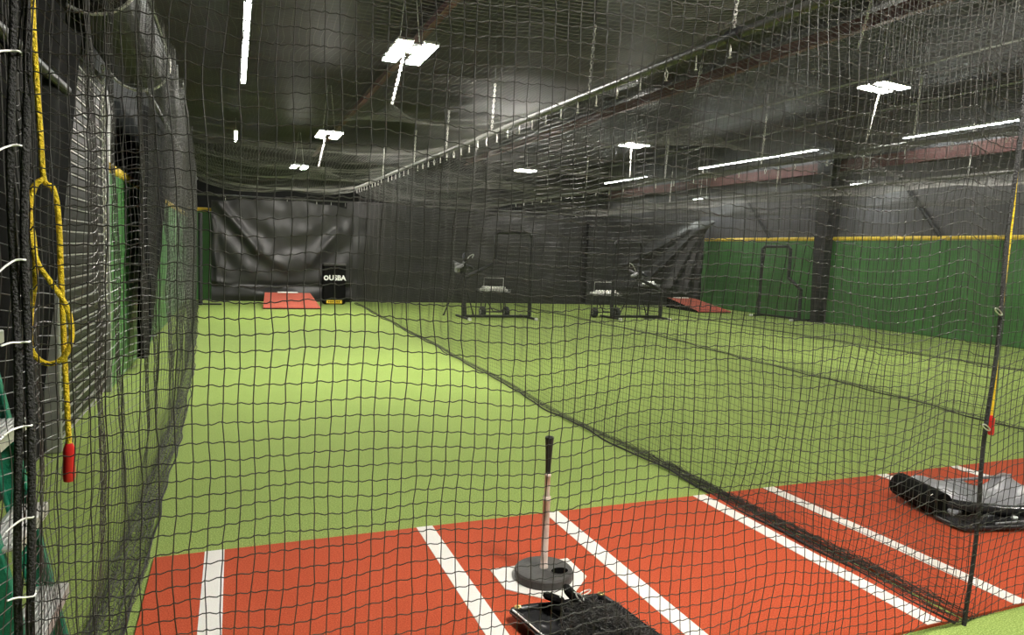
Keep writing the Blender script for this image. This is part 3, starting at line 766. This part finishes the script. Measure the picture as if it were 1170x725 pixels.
def l_screen(label, x, y, W, H, notch_x, z_lo, z_hi, flip, rz=0.0, r=.045, fl=(-.45, .55)):
    """pitcher's L-screen: lower full-width part, narrower upper part, sloped notch"""
    t = thing('pitching_screen', label, 'screen', (x, y, 0), rz)
    s = -1 if flip else 1
    # going round: low notch side foot -> up -> slope -> up -> top -> far post
    P = np.array([(-W / 2, 0, .05), (-W / 2, 0, z_lo), (notch_x, 0, z_hi), (notch_x, 0, H - .08), (notch_x + .08, 0, H), (W / 2 - .08, 0, H), (W / 2, 0, H - .08), (W / 2, 0, .05)])
    P[:, 0] *= s
    for nm, a, c in (('low_post', 0, 1), ('notch_bar', 1, 2), ('upper_post', 2, 3), ('top_bar', 3, 6), ('tall_post', 6, 7)):
        b = MB(); b.tube(P[a:c + 1], r, 10); b.build(nm, M['frame_wrap'], t, smooth=True)
    b = MB(); b.tube([(-W / 2, 0, .06), (W / 2, 0, .06)], r * .7, 10); b.build('bottom_bar', M['black_steel'], t, smooth=True)
    for q in (-1, 1):
        b = MB(); b.tube([(q * W / 2, fl[0], .03), (q * W / 2, fl[1], .03)], .028, 8); o = b.build('foot', M['black_steel'], t, smooth=True)
        b = MB(); b.tube([(q * W / 2, fl[0] - .02, .03), (q * W / 2, fl[0] + .06, .03)], .036, 8); b.build('foot_cap', M['white_plastic'], o, smooth=True)
    # netting inside the frame
    cell = .06; nb = MB()
    def xmin(z): return np.interp(z, (0, z_lo, z_hi, H), (-W / 2, -W / 2, notch_x, notch_x))
    for z in np.arange(.1, H, cell):
        nb.tubes(np.array([[(s * xmin(z), .0, z), (s * (xmin(z) + W / 2) / 2, .02, z - .008), (s * W / 2, 0, z)]]), .0014, 3)
    for xx in np.arange(-W / 2 + cell, W / 2, cell):
        zt = H if xx >= notch_x else (z_lo + (z_hi - z_lo) * max(0, (xx + W / 2)) / (notch_x + W / 2))
        nb.tubes(np.array([[(s * xx, 0, .06), (s * xx, .02, zt / 2), (s * xx, 0, zt)]]), .0014, 3)
    nb.build('screen_netting', M['twine_far'], t)
    return t
l_screen('padded black L-shaped screen at the left, machine in its notch', 5.66, 14.9, 1.62, 2.0, -.10, .93, 1.28, False)
l_screen('padded black L-shaped screen at the right, machine behind its notch', 9.42, 14.92, 1.42, 1.93, -.05, .72, 1.0, True)
l_screen('grey padded L-shaped screen standing against the green padded wall', 14.1, 15.05, 1.45, 2.0, -.28, .85, 1.15, True, rz=-1.5, fl=(-.30, .40))

def wheel_part(t, x, y, r, w, ang=0.0):
    b = MB(); b.lathe([(.001, -w / 2), (r * .55, -w / 2), (r * .9, -w / 2), (r, -w / 4), (r, w / 4), (r * .9, w / 2), (r * .55, w / 2), (.001, w / 2)], (x, y, r), 20, [[0, 0, 1], [1, 0, 0], [0, 1, 0]])
    o = b.build('wheel', M['navy'], t, smooth=True)
    b = MB(); b.lathe([(.001, -w * .56), (r * .4, -w * .56), (r * .4, w * .56), (.001, w * .56)], (x, y, r), 14, [[0, 0, 1], [1, 0, 0], [0, 1, 0]]); b.build('hub', M['machine_grey'], o)
ball = None
def balls(cx, cy, z, w, d, n, label, group):
    global ball
    if ball is None:
        b = MB(); pr = [(.036 * math.sin(a), -.036 * math.cos(a)) for a in np.linspace(.02, PI - .02, 9)]
        b.lathe(pr, n=14); ball = b.build('baseball', M['ball'], smooth=True); first = True
    else: first = False
    k = 0; nx = max(1, int(w / .078)); ny = max(1, int(d / .078))
    slots = [(i, j, l) for l in range(4) for j in range(ny - l) for i in range(nx - l)]
    for (i, j, l) in slots[:n]:
        o = ball if first else ball.copy()
        if not first: C.objects.link(o)
        first = False
        o.location = (cx - (nx - l - 1) * .039 + i * .078 + random.uniform(-.003, .003), cy - (ny - l - 1) * .039 + j * .078, z + .036 + l * .056)
        o.rotation_euler = (random.random() * 3, random.random() * 3, 0)
        tag(o, label, 'baseball', group)
def ball_cart(label, x, y, W, ztray, glabel, ggroup, n, tray2=None):
    t = thing('ball_cart', label, 'ball cart', (x, y, 0))
    D = .36
    for sx in (-1, 1):
        for sy in (-1, 1):
            b = MB(); b.tube([(sx * W * .36, sy * D * .4, .10), (sx * W * .30, sy * D * .42, ztray)], .014, 8); b.build('leg', M['black_steel'], t, smooth=True)
    b = MB(); b.tube([(-W * .30, 0, .48), (0, 0, .14), (W * .36, 0, .13)], .012, 6); b.tube([(-W * .5, -.1, .13), (W * .5, -.1, .13)], .014, 6); b.build('brace', M['black_steel'], t, smooth=True)
    for sx in (-1, 1): wheel_part(t, sx * W * .40, -.1, .13, .10)
    b = MB()
    b.box((0, 0, ztray), (W, D, .012)); 
    for (cx, cy, dx, dy) in ((0, -D / 2, W, .01), (0, D / 2, W, .01), (-W / 2, 0, .01, D), (W / 2, 0, .01, D)):
        for zz in (.03, .06): b.box((cx, cy, ztray + zz), (dx, dy, .008))
    for xx in np.linspace(-W / 2, W / 2, 11):
        for sy in (-1, 1): b.box((xx, sy * D / 2, ztray + .035), (.006, .006, .07))
    b.build('wire_basket', M['machine_grey'], t)
    b = MB()
    for zz in (ztray + .32,):
        b.tube([(-W * .25, D / 2, ztray), (-W * .25, D / 2, zz), (W * .42, D / 2, zz), (W * .42, D / 2, ztray)], .008, 6)
    b.build('handle', M['zinc'], t, smooth=True)
    balls(x, y, ztray + .006, W - .04, D - .03, n, glabel, ggroup)
    return t
ball_cart('black wheeled ball cart behind the left screen', 5.72, 15.35, .74, .60, 'white ball heaped in the cart behind the left screen', 'balls in the left cart', 48)
ball_cart('black wheeled ball cart beside the right screen', 8.72, 15.35, .80, .56, 'white ball heaped in the cart beside the right screen', 'balls in the right cart', 44)

def pitching_machine(label, x, y, h, rz, mirror=1):
    t = thing('pitching_machine', label, 'pitching machine', (x, y, 0), rz)
    for a in (.4, 2.5, 4.6):
        b = MB(); b.tube([(0, 0, h - .1), (.42 * math.cos(a), .42 * math.sin(a), .02)], .016, 8); o = b.build('leg', M['black_steel'], t, smooth=True)
        b = MB(); b.lathe([(.001, 0), (.03, 0), (.03, .03), (.001, .035)], (.42 * math.cos(a), .42 * math.sin(a), .004), 10); b.build('rubber_foot', M['rubber'], o)
    b = MB(); b.box((0, 0, h), (.14, .34, .16), bev=.02); b.box((0, 0, h - .12), (.1, .1, .12), bev=.02); b.build('body', M['machine'], t)
    for k, a in enumerate((PI / 2, PI / 2 + 2.09, PI / 2 + 4.19)):
        c = np.array([.15 * math.cos(a), -.12, h + .08 + .15 * math.sin(a)])
        ca, sa = math.cos(a), math.sin(a)
        # wheel spins in the plane through the throwing axis
        Mx = np.array([[ca, 0, -sa], [0, 1, 0], [sa, 0, ca]]) @ np.array([[1, 0, 0], [0, 1, 0], [0, 0, 1]])
        b = MB(); b.lathe([(.001, -.03), (.07, -.03), (.10, -.025), (.11, 0), (.10, .025), (.07, .03), (.001, .03)], c, 20, np.array([[ca, 0, -sa], [0, 1, 0], [sa, 0, ca]]))
        o = b.build('throwing_wheel', M['machine_grey'] if k == 1 else M['navy'], t, smooth=True)
        b = MB(); b.tube([c, (0, .0, h + .06)], .02, 8); b.build('wheel_arm', M['machine_grey'], t, smooth=True)
    b = MB(); b.tube([(0, .05, h + .02), (0, .55, h + .10)], .04, 10); b.build('ball_chute', M['machine'], t, smooth=True)
    b = MB(); b.tube(catmull([(mirror * .05, 0, h + .1), (mirror * .16, -.02, h + .26), (mirror * .26, -.02, h + .30), (mirror * .24, 0, h + .22)], 5), .012, 6); b.build('aiming_handle', M['zinc'], t, smooth=True)
    b = MB(); b.box((mirror * -.12, .02, h - .02), (.08, .18, .22), bev=.015); b.build('control_box', M['machine_grey'], t)
    return t
pitching_machine('three-wheel pitching machine on tripod left of the left screen', 4.98, 15.5, 1.16, .1)
pitching_machine('three-wheel pitching machine on tripod behind the right screen', 9.93, 15.78, 1.08, -.15, -1)
t = thing('ball_rack', 'small tray of balls on a stand behind the right screen', 'ball rack', (9.88, 15.12, 0))
b = MB(); b.box((0, 0, .82), (.50, .22, .012)); b.box((0, -.11, .85), (.50, .008, .05)); b.box((0, .11, .85), (.50, .008, .05)); b.box((-.25, 0, .85), (.008, .22, .05)); b.box((.25, 0, .85), (.008, .22, .05)); b.build('tray', M['machine_grey'], t)
b = MB(); b.tube([(0, 0, .03), (0, 0, .82)], .018, 8); b.build('stem', M['black_steel'], t, smooth=True)
b = MB(); b.box((0, 0, .015), (.36, .3, .03), bev=.008); b.build('foot', M['black_steel'], t)
balls(9.88, 15.12, .826, .46, .2, 14, 'white ball on the tray stand behind the right screen', 'balls on the tray stand')

# ================================================================== NEAR LEFT: ROPES, TIES, LADDER
def rope(name, label, main, loop, r, handle, Y):
    to3 = lambda L, dy: np.array([at(p[0], p[1], 1, Y + (p[2] if len(p) > 2 else 0) + dy) for p in L])
    t = thing(name, label, 'rope', tuple(to3(handle[:1], 0)[0]))
    org = np.array(t.location)
    b = MB(); b.tube(catmull(to3(main, 0), 8) - org, r, 8)
    if loop: b.tube(catmull(to3(loop, 0), 8) - org, r, 8); k = to3([main[2]], 0)[0] - org
    b.build('rope_line', M['yellow_rope'], t, smooth=True)
    p = to3(handle, 0) - org
    d = (p[1] - p[0]); L = np.linalg.norm(d)
    b = MB(); w_ = np.linspace(0, 1, 8); rad = r * np.array([1.3, 2.1, 2.2, 2.05, 2.05, 2.15, 2.2, 1.9])
    b.tubes((p[0] + np.outer(w_, d))[None], rad, 16, True); b.build('handle', M['red_plastic'], t, smooth=True)
    return t
rope('pull_rope', 'yellow rope with a long loop and red handle at the left',
     [(36, -160), (37, 0), (41, 80), (46, 150), (50, 204), (61, 216, .008), (67, 250, .01), (70, 320, .01), (74, 410, .01), (77, 470), (79, 508)],
     [(50, 204), (38, 214, -.012), (33, 240, -.012), (36, 275, -.012), (44, 302, -.012), (60, 325, -.014), (76, 350, -.014), (82, 380, -.014), (76, 404, -.014), (60, 415, -.01), (45, 411, -.004), (35, 395, .0), (35, 360, .002), (40, 318, .004), (39, 280, .004), (34, 240, .004), (41, 211, .006), (50, 204)],
     .0062, [(79, 506), (79, 549)], 1.93)
rope('pull_rope', 'yellow rope with a red handle by the right net corner',
     [(1176, 40), (1170, 110), (1167, 140), (1160, 220), (1150, 305), (1143, 370), (1136, 445), (1133, 476)], None, .006, [(1133, 474), (1132, 496)], 1.96)

tie_words = ['topmost', 'second from top', 'third from top', 'fourth from top', 'fifth from top', 'sixth from top', 'lowest']
for i, (px, py) in enumerate(((12, 58), (14, 166), (18, 297), (23, 391), (26, 487), (28, 592), (30, 682))):
    c = at(px, py, 1, FY - .02); q = at(px - 22, py + 4 + 6 * (i % 3), 1, FY - .05)
    b = MB(); b.tube(catmull([c + (.012, .03, 0), c + (.016, .0, .001), c, (c + q) / 2 + (0, 0, .003), q], 5), .0024, 6)
    tag(b.build('cable_tie', M['white_plastic'], smooth=True), 'white cable tie on the left net edge, %s of seven' % tie_words[i], 'cable tie', 'cable ties on the left net edge')
for i, (px, py, lab) in enumerate(((1141, 356, 'silver clip on the right net corner beside the yellow rope'), (1127, 488, 'silver clip on the right net corner beside the red handle'))):
    c = at(px, py, 1, FY - .015); b = MB(); a = np.linspace(0, 2 * PI, 15)
    P = np.stack([.024 * np.cos(a) + .0 * a, .006 * np.sin(a) * 0, -.5 * .024 * np.cos(a) + .008 * np.sin(a)], -1) + c
    b.tubes(P[None], .0028, 6)
    tag(b.build('net_clip', M['zinc'], smooth=True), lab, 'clip')

# green fibreglass stepladder outside the left side net
t = thing('step_ladder', 'green fibreglass stepladder with silver treads at the lower left', 'ladder', (-.565, 2.55, 0))
LEAN = .19; HL = 1.75
def rail_mb(y, x0, lean, zt, wd=.075, th=.026, sgn=1):
    b = MB(); ang = math.atan(lean); L = zt / math.cos(ang)
    c = np.array([x0 - lean * zt / 2, y, zt / 2])
    b.box(c, (wd, .012, L), ry=-ang, bev=.003)
    for s in (-1, 1):
        off = np.array([math.cos(ang) * s * (wd / 2 - .004), 0, math.sin(ang) * s * (wd / 2 - .004)])
        b.box(c + off + (0, sgn * th / 2, 0), (.009, th, L), ry=-ang, bev=.002)
    return b
yn, yf = -.20, .20
rail_mb(yf, .0, LEAN, HL, sgn=-1).build('front_rail', M['fibre'], t)
rail_mb(yn, .0, LEAN, HL, .095, sgn=1).build('front_rail', M['fibre'], t)
for y, sg in ((yf - .03, -1), (yn + .03, 1)):
    rail_mb(y, -.42, 0.0, HL - .05, .06, sgn=sg).build('rear_rail', M['fibre'], t)
for k, z in enumerate((.28, .58, .88, 1.18, 1.48)):
    b = MB(); x = .03 - LEAN * z
    b.box((x, (yn + yf) / 2, z), (.10, yf - yn, .012), bev=.003)
    for s in (-1, 1): b.box((x + s * .046, (yn + yf) / 2, z - .018), (.008, yf - yn, .04), bev=.002)
    for rr in range(6): b.box((x - .035 + rr * .014, (yn + yf) / 2, z + .008), (.005, yf - yn - .04, .005))
    b.build('tread', M['alu'], t)
    b = MB()
    b.tube([(x - .03, yf - .02, z - .02), (x - LEAN * -.1 - .06, yf - .02, z - .17)], .012, 6); b.tube([(x - .03, yn + .02, z - .02), (x - .05, yn + .02, z - .17)], .012, 6)
    b.build('tread_brace', M['alu'], t)
b = MB(); b.box((-LEAN * HL - .03, (yn + yf) / 2, HL + .02), (.20, yf - yn + .06, .06), bev=.015); b.build('top_cap', M['fibre'], t)
for y in (yf, yn):
    b = MB(); b.box((-.0, y - .012 * np.sign(y), .036), (.085, .035, .07), ry=-.19, bev=.01); b.build('foot_guard', M['yellow_plastic'], t)
for z in (.45, .95):
    b = MB(); b.tube([(-.42, yn + .04, z), (-.42, yf - .04, z)], .014, 8); b.build('rear_bar', M['alu'], t, smooth=True)
for y in (yf - .03, yn + .03):
    b = MB(); b.box((-.30, y, 1.0), (.25, .006, .022)); b.build('spreader', M['alu'], t)

# ================================================================== CAMERA / WORLD / VIEW
cd = bpy.data.cameras.new('camera'); cam = bpy.data.objects.new('camera', cd); C.objects.link(cam)
cd.sensor_fit = 'HORIZONTAL'; cd.sensor_width = 36.; cd.lens = FPX / 1170. * 36.; cd.clip_start = .02; cd.clip_end = 200
import mathutils
mw = mathutils.Matrix([[*R[0], 0.], [*R[1], 0.], [*R[2], 1.5], [0, 0, 0, 1]]); cam.matrix_world = mw
sc_ = bpy.context.scene; sc_.camera = cam
w = bpy.data.worlds.new('World'); sc_.world = w; w.use_nodes = True
w.node_tree.nodes['Background'].inputs[0].default_value = (.01, .01, .01, 1); w.node_tree.nodes['Background'].inputs[1].default_value = .2
vs = sc_.view_settings; vs.view_transform = 'Standard'; vs.look = 'None'; vs.exposure = 1.25; vs.gamma = 1.0; vs.use_curve_mapping = False
